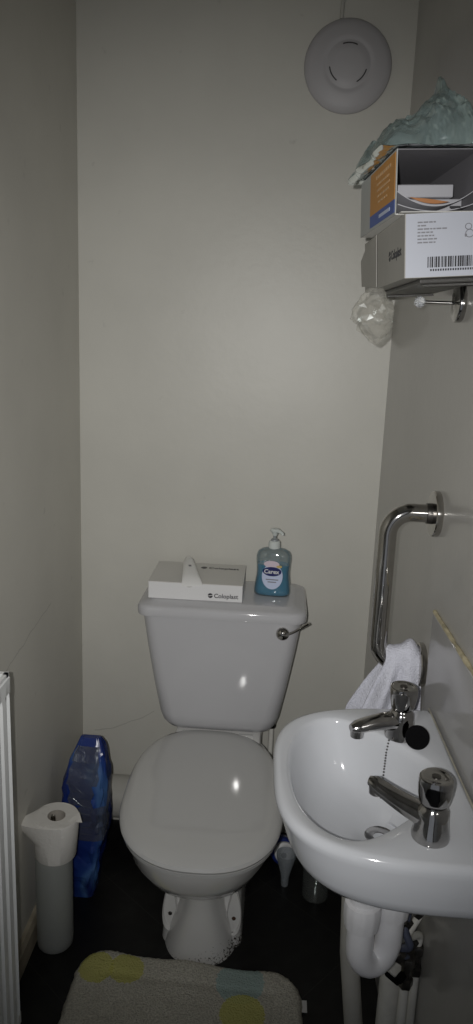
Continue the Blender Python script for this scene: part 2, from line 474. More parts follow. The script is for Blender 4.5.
LX = CX-.007
def ringlid(yf, yb, w, z, **k): return [Vector((p.x+(1.5-p.y)*.03, p.y, p.z)) for p in egg(LX, yf+.008, yb-.012, w, z, n=72, ny=.43, ef=2.35, eb=2.8, **k)]
bm = BM()   # seat ring
loft(bm, [ringlid(1.278, 1.79, .172, .404), ringlid(1.266, 1.79, .178, .409), ringlid(1.264, 1.79, .179, .418), ringlid(1.270, 1.79, .175, .421)])
part('seat', bm, M_lid, toilet)
bm = BM()   # lid: gently domed
L = [ringlid(1.268, 1.80, .175, .4225), ringlid(1.257, 1.802, .181, .425), ringlid(1.254, 1.803, .183, .431), ringlid(1.257, 1.802, .181, .438),
     ringlid(1.268, 1.80, .174, .4435), ringlid(1.295, 1.79, .160, .4475), ringlid(1.34, 1.765, .128, .450), ringlid(1.42, 1.70, .075, .4515), ringlid(1.50, 1.60, .02, .452)]
loft(bm, L)
part('lid', bm, M_lid, toilet)
for s in (-1, 1):
    bm = BM(); tube(bm, [(CX+s*.075-.018, 1.775, .435), (CX+s*.075+.018, 1.775, .435)], .011, 16); part('hinge', bm, M_lid, toilet)

bm = BM()   # cistern body, wide at the top
C = []
for z, hw, y0, r in ((.437, .118, 1.815, .03), (.440, .131, 1.80, .04), (.448, .143, 1.788, .045), (.464, .152, 1.777, .045), (.49, .159, 1.772, .042), (.58, .175, 1.766, .038), (.68, .191, 1.761, .036), (.772, .2035, 1.758, .034)):
    C.append(rrect(CX, (y0+1.992)/2, hw, (1.992-y0)/2, r, z, 8))
loft(bm, C); part('cistern', bm, M_ceramic, toilet)
bm = BM()
def cl(ins, z, r): return rrect(CX, (1.742+1.994)/2, .2150-ins, .126-ins, r, z, 8)
loft(bm, [cl(.006, .770, .034), cl(.001, .772, .036), cl(0, .776, .037), cl(0, .790, .037), cl(.003, .7965, .035), cl(.009, .800, .032), cl(.026, .8015, .03), cl(.030, .805, .03), cl(.036, .8065, .028)])
part('cistern_lid', bm, M_ceramic, toilet)
lev = BM()
lathe(lev, [(.0001, 0), (.016, 0), (.017, .004), (.016, .010), (.012, .015), (.006, .018), (.0001, .0185)], 24, Matrix.Translation((.023, 1.7605, .742)) @ Matrix.Rotation(PI/2, 4, 'X'))
lv = part('flush_lever', lev, M_chrome, toilet, label='chrome flush lever')
bm = BM(); tube(bm, [(.023, 1.752, .742), (.034, 1.736, .748), (.052, 1.730, .760), (.085, 1.724, .786)], [.006, .006, .0055, .0065], 12, flat=.6); part('lever_arm', bm, M_chrome, lv)

# fill pipe with its valve under the cistern
t = thing('water_pipe', 'thin pipe with a tarnished valve under the right end of the cistern', 'pipe', (.008, 1.93, .0))
bm = BM(); tube(bm, fillet([(.008, 1.93, .0), (.008, 1.93, .438)], .02), .0075, 12); part('pipe', bm, M_paintpipe, t)
bm = BM(); lathe(bm, [(.0001, .40), (.012, .40), (.013, .405), (.013, .42), (.009, .422), (.009, .43), (.014, .432), (.014, .448), (.0001, .448)], 8, Matrix.Translation((.008, 1.93, -.012))); part('valve', bm, M_dullmetal, t, label='tarnished metal valve')

# ------------------------------------------------------------------ things on the cistern
ct = thing('carton', 'flat white carton on the left of the cistern lid under the small white tube', 'box', Matrix.Translation((-.323, 1.783, .8068)) @ Matrix.Rotation(math.radians(.5), 4, 'Z'))
W_, D_, H_ = .240, .176, .044
bm = BM(); add_box(bm, 0, W_, 0, D_, 0, H_, .0012, 1); part('body', bm, M_cardfront, ct, local=True, smooth=False)
bm = BM(); add_box(bm, -.0008, W_+.0008, -.001, D_, H_, H_+.0014, .0004, 1); part('top_flap', bm, M_card, ct, local=True, smooth=False)
bm = BM()   # tuck tab cut
loft(bm, [[(.104+.013*math.cos(a), -.0014, H_-.0005+.009*math.sin(a)) for a in [PI+PI*i/12 for i in range(13)]],
          [(.104+.013*math.cos(a), -.0002, H_-.0005+.009*math.sin(a)) for a in [PI+PI*i/12 for i in range(13)]]])
part('tuck_tab', bm, M_kraft, ct, local=True, smooth=False)
def brand(root, size, M, mat):
    bm = text_bm('Coloplast', size, M @ Matrix.Translation((size*1.0, 0, .0002)), .012*size)
    part('lettering', bm, mat, root, local=True, smooth=False)
    bm = BM()   # round mark: two little swooping halves
    for a0 in (0, PI):
        pts = [(size*.42+size*.40*math.cos(a0+.35+PI*.9*i/10)*(1), size*.33+size*.40*math.sin(a0+.35+PI*.9*i/10)) for i in range(11)]
        loft(bm, [[M @ Vector((x, y, .0001)) for x, y in pts], [M @ Vector((x, y, .0004)) for x, y in pts]])
    part('emblem', bm, mat, root, local=True, smooth=False)
brand(ct, .0158, frame((.152, -.0012, .010), (1, 0, 0), (0, 0, 1)), M_ink)
brand(ct, .021, frame((.120, .128, H_+.0014), (1, 0, 0), (0, 1, 0)), M_ink)

tb = thing('sample_tube', 'small white tube with a crimped flared end lying on the flat carton', 'tube', (-.222, 1.86, .855))
path = [Vector((-.243, 1.955, .8575)), Vector((-.241, 1.945, .864)), Vector((-.236, 1.91, .866)), Vector((-.228, 1.865, .8645)), Vector((-.219, 1.815, .8615)), Vector((-.212, 1.781, .8560)), Vector((-.210, 1.773, .848))]
wid = [.006, .012, .0155, .018, .022, .0255, .0262]; th = [.004, .010, .011, .0095, .006, .0018, .0012]
bm = BM(); rings = []
for p, w, h in zip(path, wid, th):
    ax = Vector((.97, .22, 0))
    rings.append([p+ax*w*math.cos(2*PI*i/20)+Vector((0, 0, 1))*h*math.sin(2*PI*i/20) for i in range(20)])
loft(bm, rings); part('tube_body', bm, M_tube, tb)
bm = BM()
c = path[2].lerp(path[4], .45)+Vector((0, 0, .0098))
add_box(bm, -.0035, .0035, -.012, .012, -.0006, .0004, 0, 1, Matrix.Translation(c) @ Matrix.Rotation(.18, 4, 'Z') @ Matrix.Rotation(-.06, 4, 'X'))
part('lettering', bm, M_greyink, tb, smooth=False)

sp = thing('soap_bottle', 'clear pump bottle half full of blue hand soap on the right of the cistern lid', 'bottle', Matrix.Translation((-.009, 1.868, .8065)) @ Matrix.Rotation(math.radians(-4), 4, 'Z'))
def bsec(hx, hy, z): return [Vector((hx*math.copysign(abs(math.cos(2*PI*i/40))**.75, math.cos(2*PI*i/40)), hy*math.copysign(abs(math.sin(2*PI*i/40))**.75, math.sin(2*PI*i/40)), z)) for i in range(40)]
prof = [(.043, .022, 0), (.0475, .026, .004), (.0485, .027, .012), (.0465, .0265, .03), (.0438, .026, .05), (.0430, .0255, .065), (.0440, .0255, .082), (.0455, .025, .098), (.0450, .024, .108), (.041, .022, .117), (.031, .019, .123), (.017, .0155, .1255), (.0145, .0145, .127)]
bm = BM(); loft(bm, [bsec(a, b, c) for a, b, c in prof]); part('bottle_shell', bm, M_shell, sp, local=True)
bm = BM(); liq = [(a-.0025, b-.0025, c+.002) for a, b, c in prof[:7]]
loft(bm, [bsec(a, b, c) for a, b, c in liq]); part('liquid', bm, M_liquid, sp, local=True, label='blue liquid soap')
def bfront(x, z):
    """front surface y of the bottle at height z"""
    for (a, b, c), (a2, b2, c2) in zip(prof, prof[1:]):
        if c <= z <= c2:
            f = (z-c)/(c2-c); hx = a+(a2-a)*f; hy = b+(b2-b)*f
            q = min(abs(x)/hx, .999)
            return -hy*(1-q**(2/.75))**(.75/2)
    return -.02
def decal(outline, d, mat, name, root):
    bm = BM(); cx = sum(p[0] for p in outline)/len(outline); cz = sum(p[1] for p in outline)/len(outline)
    rings = []
    for s in (1, .75, .5, .25, .02):
        rings.append([(cx+(x-cx)*s, bfront(cx+(x-cx)*s, cz+(z-cz)*s)-d, cz+(z-cz)*s) for x, z in outline])
    loft(bm, rings, cap0=False); part(name, bm, mat, root, local=True)
def ell(cx, cz, rx, rz, n=32): return [(cx+rx*math.cos(2*PI*i/n), cz+rz*math.sin(2*PI*i/n)) for i in range(n)]
decal(ell(0, .056, .027, .034), .0006, M_soaplabel, 'label', sp)
decal(ell(-.001, .0695, .0245, .0125), .0010, M_navy, 'badge', sp)
decal(ell(-.003, .089, .020, .009), .0006, pm('pinkish_print', (.62, .52, .58), .4), 'print', sp)
decal(ell(.017, .0835, .0075, .0035), .0012, pm('gold_print', (.55, .40, .14), .4), 'print', sp)
bm = text_bm('Carex', .0155, frame((-.0215, bfront(0, .07)-.0016, .0645), (1, 0, 0), (0, 0, 1)), .0003); part('lettering', bm, M_white, sp, local=True, smooth=False)
bm = BM()
for z, w in ((.048, .032), (.0415, .022)):
    add_box(bm, -w/2, w/2, bfront(0, z)-.0012, bfront(0, z)-.0004, z-.0013, z+.0013)
part('print', bm, M_greyink, sp, local=True, smooth=False)
bm = BM(); lathe(bm, [(.0001, .126), (.0150, .126), (.0155, .129), (.0150, .143), (.012, .146), (.0001, .146)], 24); part('pump_collar', bm, M_pump, sp, local=True)
bm = BM(); lathe(bm, [(.0001, .145), (.0105, .145), (.0095, .150), (.0045, .151), (.0045, .167), (.0001, .167)], 20); part('pump_stem', bm, pm('pump_grey', (.25, .27, .28), .35), sp, local=True)
bm = BM(); lathe(bm, [(.0001, .160), (.006, .160), (.0075, .166), (.0125, .171), (.0135, .174), (.010, .178), (.0001, .179)], 20)
tube(bm, [(0, 0, .173), (.012, -.010, .1735), (.021, -.018, .170), (.022, -.019, .166)], [.006, .005, .004, .0035], 10)
part('pump_head', bm, M_pump, sp, local=True)

# ------------------------------------------------------------------ fan on the back wall
fx, fz = .107, 2.100
fan = thing('extractor_fan', 'round white extractor fan cover high on the back wall', 'fan', (fx, 2.0, fz))
Mf = Matrix.Translation((fx, 2.0, fz)) @ Matrix.Rotation(PI/2, 4, 'X')
bm = BM(); lathe(bm, [(.0001, 0), (.096, 0), (.097, .010), (.0001, .010)], 64, Mf); part('back_plate', bm, M_soil, fan)
bm = BM(); lathe(bm, [(.0001, .010), (.098, .010), (.1035, .013), (.104, .017), (.101, .022), (.088, .028), (.066, .033), (.058, .034), (.0545, .0325), (.051, .0330), (.047, .0355), (.03, .0375), (.0001, .039)], 72, Mf); part('cover', bm, M_fan, fan)
for a0 in (65, 190, 300):
    bm = BM(); pts = [Mf @ Vector((.0445*math.cos(math.radians(a0+5*i)), .0445*math.sin(math.radians(a0+5*i)), .0378)) for i in range(10)]
    tube(bm, pts, .0014, 6); part('slot', bm, M_fandark, fan)
single('power_cable', tube(BM(), [(.090, 1.994, 2.395), (.089, 1.994, 2.30), (.086, 1.994, 2.205)], .0045, 10), M_soil, 'pale cable running up the back wall from the round fan', 'cable', (.09, 1.994, 2.2))

# ------------------------------------------------------------------ radiator
rd = thing('radiator', 'white fluted panel radiator on the left wall near the foreground', 'radiator', (-.51, .8, .1))
ry0, ry1, rz0, rz1, rxf = .25, 1.20, .105, .862, -.464
bm = BM(); prof = []
y = ry0
while y < ry1-.005:
    for dy, dx in ((0, -.008), (.006, -.008), (.011, 0), (.027, 0), (.032, -.008)):
        if y+dy < ry1-.004: prof.append((y+dy, dx))
    y += .0333
prof = [(ry0, -.002)] + prof[1:] + [(ry1-.002, -.002), (ry1, -.006)]
def rrow(z, fl): return [Vector((rxf+(dx if fl else -.001), yy, z)) for yy, dx in prof]
rows = [rrow(rz0, 0), rrow(rz0+.024, 0), rrow(rz0+.034, 1), rrow(rz1-.046, 1), rrow(rz1-.036, 0), rrow(rz1-.008, 0), [v+Vector((-.006, 0, .006)) for v in rrow(rz1-.008, 0)]]
loft(bm, rows, closed=False)
back = [[Vector((rxf-.014, p.y, p.z)) for p in rr] for rr in rows]
loft(bm, back, closed=False)
part('front_panel', bm, M_rad, rd)
bm = BM(); add_box(bm, rxf-.070, rxf-.012, ry1-.004, ry1+.001, rz0+.01, rz1-.012, .001, 1); part('side_panel', bm, M_rad, rd, smooth=False)
bm = BM()
for yy in [ry0+.012*i for i in range(int((ry1-ry0)/.012))]: add_box(bm, rxf-.066, rxf-.006, yy, yy+.006, rz1-.004, rz1)
add_box(bm, rxf-.010, rxf-.003, ry0, ry1, rz1-.008, rz1+.001); add_box(bm, rxf-.070, rxf-.062, ry0, ry1, rz1-.008, rz1+.001); add_box(bm, rxf-.070, rxf-.003, ry1-.01, ry1+.002, rz1-.007, rz1+.001)
part('top_grille', bm, M_rad, rd, smooth=False)
bm = BM(); add_box(bm, rxf-.076, rxf-.066, ry0, ry1, rz0, rz1-.01); part('rear_panel', bm, M_rad, rd, smooth=False)
for yy in (.45, 1.0):
    bm = BM(); add_box(bm, XL+.0006, rxf-.074, yy-.02, yy+.02, .3, .75); part('bracket', bm, M_rad, rd, smooth=False)
bm = BM(); tube(bm, fillet([(rxf-.045, ry1-.03, .0), (rxf-.045, ry1-.03, .11)], .01), .0075, 12); part('pipe', bm, M_paintpipe, rd)

# ------------------------------------------------------------------ left corner: brush holder, roll, pack
bx, by = -.494, 1.515
bh = thing('toilet_brush_holder', 'tall frosted cylinder brush holder in the left corner under the paper roll', 'brush holder', (bx, by, 0))
bm = BM(); lathe(bm, [(.0001, .001), (.0405, .001), (.0425, .004), (.0435, .02), (.0435, .232), (.0425, .244), (.040, .250), (.036, .250), (.0385, .243), (.0405, .232), (.0405, .012), (.0001, .010)], 40, Matrix.Translation((bx, by, 0))); part('holder', bm, M_frost, bh)
bm = BM(); lathe(bm, [(.0001, .013), (.038, .013), (.0385, .055), (.0001, .056)], 32, Matrix.Translation((bx, by, 0))); part('inner_base', bm, pm('brush_dark', (.04, .04, .04), .8), bh)
bm = BM(); lathe(bm, [(.0001, .056), (.006, .056), (.006, .345), (.0045, .352), (.0001, .354)], 16, Matrix.Translation((bx, by, 0))); part('brush_handle', bm, M_chrome, bh)

rl = thing('toilet_roll', 'white toilet roll with loose end sitting on top of the frosted brush holder', 'toilet roll', Matrix.Translation((bx+.006, by-.004, .2525)) @ Matrix.Rotation(math.radians(2), 4, 'Y'))
bm = BM(); lathe(bm, [(.021, 0), (.046, 0), (.048, .003), (.0505, .05), (.0525, .099), (.051, .102), (.021, .102)], 48, None, False, False)
part('roll', bm, M_tissue, rl, local=True)
bm = BM(); lathe(bm, [(.0212, .0005), (.0212, .1015), (.0198, .1015), (.0198, .0005)], 32, None, False, False); part('core', bm, M_cardtube, rl, local=True)
bm = BM(); G = []   # loose sheet peeling away to the left, and a torn corner to the right
for j in range(13):
    v = j/12; row = []
    for i in range(25):
        u = i/24
        a = math.radians(-62 - 90*u)          # front of the roll round to its left
        away = max(0, (u-.35)/.65)
        r = .0472+.0056*v+.0008
        tang = Vector((math.sin(a), -math.cos(a), 0))
        p = Vector((math.cos(a)*r, math.sin(a)*r, .003+.099*v))
        if away > 0:
            a1 = math.radians(-62-90*.35); p1 = Vector((math.cos(a1)*r, math.sin(a1)*r, .003+.099*v))
            reach = .062*away*(.10+.90*v)
            p = p1+Vector((-1, .02, 0)).normalized()*reach*1.35+Vector((0, .020*away**2, -.006*away*v+.002*math.sin(5*v)*away))
        row.append(p)
    G.append(row)
loft(bm, G, closed=False); part('loose_sheet', bm, M_tissue, rl, local=True)
edge = G[12]; bm = BM(); H_ = []
for k in range(7):
    f = k/6; row = []
    for i in range(25):
        u = i/24; a = math.radians(-62-165*u)
        q = Vector((.0505*math.cos(a), .0505*math.sin(a), .1032)); q2 = Vector((q.x*.62, q.y*.62, .1036))
        p = Vector(edge[i]).lerp(q, min(1, f*1.35)) if f < .75 else q.lerp(q2, (f-.74)/.26)
        p.z = max(p.z, .1000) if f else p.z
        row.append(p)
    H_.append(row)
loft(bm, H_, closed=False); part('loose_ply', bm, M_tissue, rl, local=True)
bm = BM(); vs = [bm.verts.new(p) for p in ((.030, -.02, .1035), (.064, -.010, .098), (.050, .016, .105), (.028, .030, .104))]
bm.faces.new(vs); part('torn_corner', bm, M_tissue, rl, local=True, smooth=False)

bm = BM(); R_ = []
NZ = 24; PX = -.470
SEC = [(0, -.515, -.440, .046), (.06, -.522, -.430, .058), (.15, -.528, -.418, .062), (.25, -.530, -.411, .060), (.32, -.528, -.411, .050), (.385, -.508, -.419, .030), (.425, -.492, -.428, .012), (.434, -.486, -.433, .007)]
def sec(z):
    for a, b in zip(SEC, SEC[1:]):
        if z <= b[0]+1e-9:
            f = (z-a[0])/(b[0]-a[0]); return [a[k]+(b[k]-a[k])*f for k in range(4)]
    return SEC[-1]
for j in range(NZ+1):
    v = j/NZ; z = .001+.433*v; _, xl, xr_, hd = sec(z); hw = (xr_-xl)/2
    ring = []
    for i in range(30):
        a = 2*PI*(i+.5*(j % 2))/30; c, s_ = math.cos(a), math.sin(a)
        x = hw*math.copysign(abs(c)**.42, c); yv = hd*math.copysign(abs(s_)**.42, s_)
        p = Vector(((xl+xr_)/2+x, 1.712+.022*v+yv, z))
        d = .006*fbm((p.x, p.y, p.z), 14, 3)+.009*(ridged((p.x+3+p.z*.5, p.y, p.z*.8), 13)-.55)+random.uniform(-.0035, .0035)
        p += Vector((c, s_, 0))*d*min(1, v*8)*(1-.6*v)
        ring.append((max(p.x, XL+.004), p.y, p.z))
    R_.append(ring)
loft(bm, R_); bmesh.ops.triangulate(bm, faces=bm.faces[:])
pk = single('plastic_pack', bm, M_pack, 'crumpled blue plastic wrapped pack standing in the left back corner', 'pack', (PX, 1.73, 0), ang=14)
def packpoint(v, a, off):
    j = min(NZ, max(0, int(v*NZ))); i = int(round((a % (2*PI))/(2*PI)*30)) % 30
    p = Vector(R_[j][i]); c = Vector((PX, 1.712+.022*v, p.z)); d = (p-c); d.z = 0
    return p+d.normalized()*off
bm = BM(); G = []
for j in range(30):
    f = j/29; v = .60+.38*f
    lo = 262-34*f; hi = 272+22*f
    G.append([packpoint(v, math.radians(lo+(hi-lo)*i/13), .0035+.003*noise.noise(Vector((i*.5, j*.4, 3)))) for i in range(14)])
loft(bm, G, closed=False)
part('clear_window', bm, M_packfilm, pk, label='greyish clear film strip')
bm = BM(); G = []
for j in range(20):
    f = j/19
    G.append([packpoint(.40+.07*(i/40)+f*(.13+.09*math.sin(PI*i/40)-.07*abs(noise.noise(Vector((i*.12, 2, 0))))), math.radians(222+130*i/40), .004+.009*abs(noise.noise(Vector((i*.22, j*.22, 8))))) for i in range(41)])
loft(bm, G, closed=False)
part('loose_wrap', bm, M_packfilm, pk, label='loose grey film round the middle')
# ------------------------------------------------------------------ bath mat
bm = BM(); nx, ny = 90, 80
mx0, mx1, my0, my1 = -.420, .108, .92, 1.478
def matedge(u, v):
    """rounded-rectangle remap of the unit square"""
    x = mx0+(mx1-mx0)*u; y = my0+(my1-my0)*v
    rr = .075
    for cx_, cy_, sx, sy in ((mx0+rr, my1-rr, -1, 1), (mx1-rr, my1-rr, 1, 1), (mx0+rr, my0+rr, -1, -1), (mx1-rr, my0+rr, 1, -1)):
        dx, dy = (x-cx_)*sx, (y-cy_)*sy
        if dx > 0 and dy > 0:
            m = max(dx, dy); l_ = math.hypot(dx, dy)
            if l_ > 0: x, y = cx_+sx*dx*m/l_, cy_+sy*dy*m/l_
    return x, y
top = []; grid = []
for j in range(ny+1):
    row = []
    for i in range(nx+1):
        u, v = i/nx, j/ny
        x, y = matedge(u, v)
        skew = (x+.16)*-.055
        e = min(u, 1-u)*(mx1-mx0); e = min(e, min(v, 1-v)*(my1-my0))
        h = .012*min(1, (e/.012))**.5
        groove = math.exp(-((e-.065)/.008)**2)*.004
        ruck = .004*math.exp(-((v-.97)/.08)**2)*(1+math.sin(x*30))
        z = .004+h-groove+ruck+(.0022*noise.noise(Vector((x*140, y*140, 0)))+.002*noise.noise(Vector((x*20, y*20, 5))))*min(1, e/.006)
        edge = .003*noise.noise(Vector((x*60, y*60, 9))) if e < .004 else 0
        row.append((x+edge, y+skew+edge, max(z, .0035)))
    grid.append(row)
vt = [[bm.verts.new(p) for p in r] for r in grid]
for j in range(ny):
    for i in range(nx): bm.faces.new((vt[j][i], vt[j][i+1], vt[j+1][i+1], vt[j+1][i]))
loop = [vt[0][i] for i in range(nx)]+[vt[j][nx] for j in range(ny)]+[vt[ny][i] for i in range(nx, 0, -1)]+[vt[j][0] for j in range(ny, 0, -1)]
bot = [bm.verts.new((v.co.x, v.co.y, .0005)) for v in loop]
for a in range(len(loop)):
    b = (a+1) % len(loop); bm.faces.new((loop[a], bot[a], bot[b], loop[b]))
bm.faces.new(bot)
mt = single('bath_mat', bm, M_rug, 'cream fluffy bath mat with yellow and teal dots on the black floor', 'bath mat', (0, 0, 0))
bm = BM(); add_box(bm, mx1-.002, mx1+.010, 1.375, 1.405, .003, .005); part('care_tag', bm, M_white, mt, smooth=False)

# ------------------------------------------------------------------ bits on the floor right of the toilet
bb = thing('cleaner_bottle', 'blue bottle lying on the floor right of the toilet with a round white cap', 'bottle', (.07, 1.90, .0))
Mb = frame((.060, 1.868, .034), (1, .1, 0), (0, .18, 1))       # its local z points towards the camera
Mb = Matrix.Translation((.060, 1.862, .040)) @ Matrix.Rotation(math.radians(8), 4, 'Z') @ Matrix.Rotation(math.radians(62), 4, 'X')
bm = BM(); lathe(bm, [(.0001, -.06), (.034, -.06), (.037, -.055), (.037, .008), (.032, .014), (.024, .018), (.0001, .018)], 32, Mb); part('bottle', bm, pm('blue_bottle', (.018, .035, .20), .3), bb)
bm = BM(); lathe(bm, [(.0001, .016), (.027, .016), (.029, .019), (.029, .030), (.027, .033), (.020, .034), (.019, .032), (.008, .032), (.008, .034), (.0001, .034)], 36, Mb); cp = part('cap', bm, M_white, bb, label='round white cap')
bm = BM(); lathe(bm, [(.0001, .033), (.0075, .033), (.0075, .0352), (.0001, .0352)], 20, Mb @ Matrix.Translation((-.003, -.006, 0))); part('spout_hole', bm, M_dark, cp)

bm = BM(); lathe(bm, [(.0085, .001), (.010, .001), (.0115, .03), (.026, .088), (.027, .10), (.0262, .10), (.0252, .088), (.0100, .03), (.0085, .001)], 32, Matrix.Translation((.066, 1.775, 0)), False, False)
single('funnel', bm, M_funnel, 'small translucent plastic funnel standing on the floor in front of the round white cap', 'funnel', (.066, 1.775, 0))
bm = BM(); lathe(bm, [(.0001, .001), (.033, .001), (.036, .004), (.036, .12), (.030, .138), (.016, .15), (.016, .165), (.0145, .165), (.0145, .15), (.0285, .136), (.0345, .12), (.0345, .006), (.0001, .004)], 32, Matrix.Translation((.148, 1.745, 0)))
single('clear_bottle', bm, M_bottleclear, 'clear empty plastic bottle standing on the dark floor under the basin', 'bottle', (.148, 1.745, 0))

# ------------------------------------------------------------------ wash basin
YC = 1.014; ZR = .836
BXW = xr(YC)-.007
MB_ = Matrix.Translation((BXW, YC, 0)) @ ROT @ Matrix.Translation((-BXW, -YC, 0))
basin = thing('wash_basin', 'small white ceramic wash basin fixed to the right wall', 'basin', (BXW, YC, ZR))
NB = 120; PC = Vector((.180, YC+.012))
def outer_r(x_only=False):
    pts = []
    A, B_ = BXW-.010, .206
    for i in range(161):
        t_ = -1+2*i/160
        dy = B_*math.sin(t_*PI/2)
        q = abs(dy)/B_
        x = BXW-A*max(0, 1-q**3.3)**(1/3.3)
        pts.append((x, dy))
    # the sides run back to the wall a little
    return [(p[0], p[1]) for p in pts]
OUT = outer_r()
OUT = [(.010+(x-.010)*1.0, dy) for x, dy in OUT]
half = [(.034, 0), (.0355, .035), (.041, .075), (.052, .110), (.071, .142), (.095, .160), (.120, .164), (.145, .153), (.172, .130), (.203, .099), (.231, .068), (.249, .040), (.255, .018), (.256, 0)]
half = [(x, d*.965) for x, d in half]
INN = [(x, -d) for x, d in reversed(half)] + half[1:-1]
def chaik(p, k=2):
    for _ in range(k):
        q = []
        for a, b in zip(p, p[1:]+p[:1]):
            q += [(a[0]*.75+b[0]*.25, a[1]*.75+b[1]*.25), (a[0]*.25+b[0]*.75, a[1]*.25+b[1]*.75)]
        p = q
    return p
INN = chaik(INN)
def radial(poly, ang):
    d = Vector((math.cos(ang), math.sin(ang))); best = 0
    P0 = PC-Vector((0, YC))
    for a, b in zip(poly, poly[1:]+poly[:1]):
        a = Vector(a)-P0; b = Vector(b)-P0; e = b-a
        den = d.x*e.y-d.y*e.x
        if abs(den) < 1e-12: continue
        t_ = (a.x*e.y-a.y*e.x)/den; s = (a.x*d.y-a.y*d.x)/den
        if t_ > 0 and -1e-6 <= s <= 1+1e-6: best = max(best, t_)
    return best
angs = [2*PI*(i+.5)/NB for i in range(NB)]
RO = [radial(OUT, a) for a in angs]; RI = [radial(INN, a) for a in angs]
def bring(f, z):
    return [(PC.x+math.cos(a)*f(i), PC.y+math.sin(a)*f(i), z(i) if callable(z) else z) for i, a in enumerate(angs)]
def ro(s, d=0): return lambda i: RO[i]*s-d
def ri(s, d=0): return lambda i: RI[i]*s+d
def mixr(k, d=0): return lambda i: RO[i]*(1-k)+RI[i]*k
def under(sx, sy, z):
    """the outline drawn in towards the wall (sx) and the middle (sy)"""
    return [(BXW-(BXW-x)*sx, YC+(y-YC)*sy, z) for x, y, _ in bring(ro(1), z)]
rings = [bring(lambda i: .024, .655), bring(lambda i: .05, .655), under(.62, .34, .672), under(.72, .52, .690), under(.84, .78, .728), under(.885, .94, .755),
         under(.915, .984, .765), under(.935, .994, .776), under(.965, .998, .802), under(.985, 1, .818), under(.998, 1, .825), bring(ro(1, .0012), .829), bring(ro(1, .0045), .8345), bring(ro(1, .010), ZR+.0005),
         bring(mixr(.5), ZR-.0005), bring(ri(1, .006), ZR-.0015), bring(ri(1, .002), ZR-.0035), bring(ri(1, -.001), ZR-.008), bring(ri(1, -.004), ZR-.018), bring(ri(.93), .80), bring(ri(.86), .775), bring(ri(.76), .748), bring(ri(.62), .734), bring(ri(.44), .725), bring(lambda i: .034, .719), bring(lambda i: .0245, .716)]
bm = BM(); loft(bm, rings, cap0=True, cap1=True); bm.transform(MB_)
part('bowl', bm, M_basin, basin, ang=60)
WC = MB_ @ Vector((.180, YC+.012, .7165))
bm = BM(); lathe(bm, [(.0001, -.003), (.009, -.003), (.010, .0005), (.018, .0008), (.023, .0022), (.0235, .0015), (.022, -.002), (.0001, -.004)], 32, Matrix.Translation(WC)); part('waste', bm, M_tapchrome, basin, label='chrome waste ring')
# fill the deck back to the wall (rear upstand with sealed edge)
bm = BM(); tube(bm, [MB_ @ Vector((BXW-.004, YC-.205+.41*i/20, ZR+.001+.002*noise.noise(Vector((i, 0, 0))))) for i in range(21)], [.0012+.002*abs(noise.noise(Vector((i*.8, 4, 0)))) for i in range(21)], 8)
part('sealant', bm, pm('grey_sealant', (.40, .38, .31), .5, var=.3, vscale=40), basin, label='old sealant along the wall')

def tap(label, pos, ang, droop, tw):
    M = MB_ @ Matrix.Translation(pos) @ Matrix.Rotation(math.radians(ang), 4, 'Z')
    r = thing('basin_tap', label, 'tap', M)
    bm = BM(); lathe(bm, [(.0001, 0), (.0245, 0), (.0250, .003), (.0240, .009), (.0220, .020), (.0205, .030), (.0200, .040), (.0165, .044), (.0150, .047), (.0001, .047)], 36)
    rings = []
    for k in range(15):
        s = k/14
        c = Vector((.004+.080*s, 0, .027+.010*s-droop*s*s)); w = .0175*(1-s)+.0120*s; h = .0165*(1-s)+.0095*s
        if k == 14: w *= .6; h *= .6; c.x += .004
        tl = -.12+.10*s
        rings.append([c+Vector((h*math.sin(2*PI*i/20)*tl, w*math.cos(2*PI*i/20), h*math.sin(2*PI*i/20))) for i in range(20)])
    loft(bm, rings)
    tip = Vector((.077, 0, .027+.010-droop))
    lathe(bm, [(.0001, -.016), (.0085, -.016), (.0100, -.015), (.0108, -.004), (.0105, .002), (.0001, .003)], 20, Matrix.Translation(tip))
    part('body', bm, M_tapchrome, r, local=True, ang=50)
    bm = BM(); R = []
    for rr, z, lob in ((.012, .0455, 0), (.0165, .048, .03), (.0185, .054, .08), (.0205, .066, .09), (.0218, .077, .07), (.0222, .083, .05), (.0212, .0865, .04), (.0175, .0875, .02), (.0162, .0868, .0), (.006, .0870, 0), (.0005, .0870, 0)):
        R.append([Vector((rr*(1+lob*math.cos(3*(a-tw)))*math.cos(a), rr*(1+lob*math.cos(3*(a-tw)))*math.sin(a), z)) for a in [2*PI*i/48 for i in range(48)]])
    loft(bm, R); h = part('handle', bm, M_tapchrome, r, local=True, ang=50)
    bm = BM(); lathe(bm, [(.0001, .0865), (.006, .0865), (.006, .0878), (.0001, .088)], 18); part('cap_disc', bm, M_dullmetal, h, local=True)
    return r
tap('chrome pillar tap at the far corner of the basin beside the black plug', (.217, 1.123, ZR), 198, .014, .3)
tap('chrome pillar tap at the near corner of the basin', (.212, .868, ZR), 150, -.012, .8)

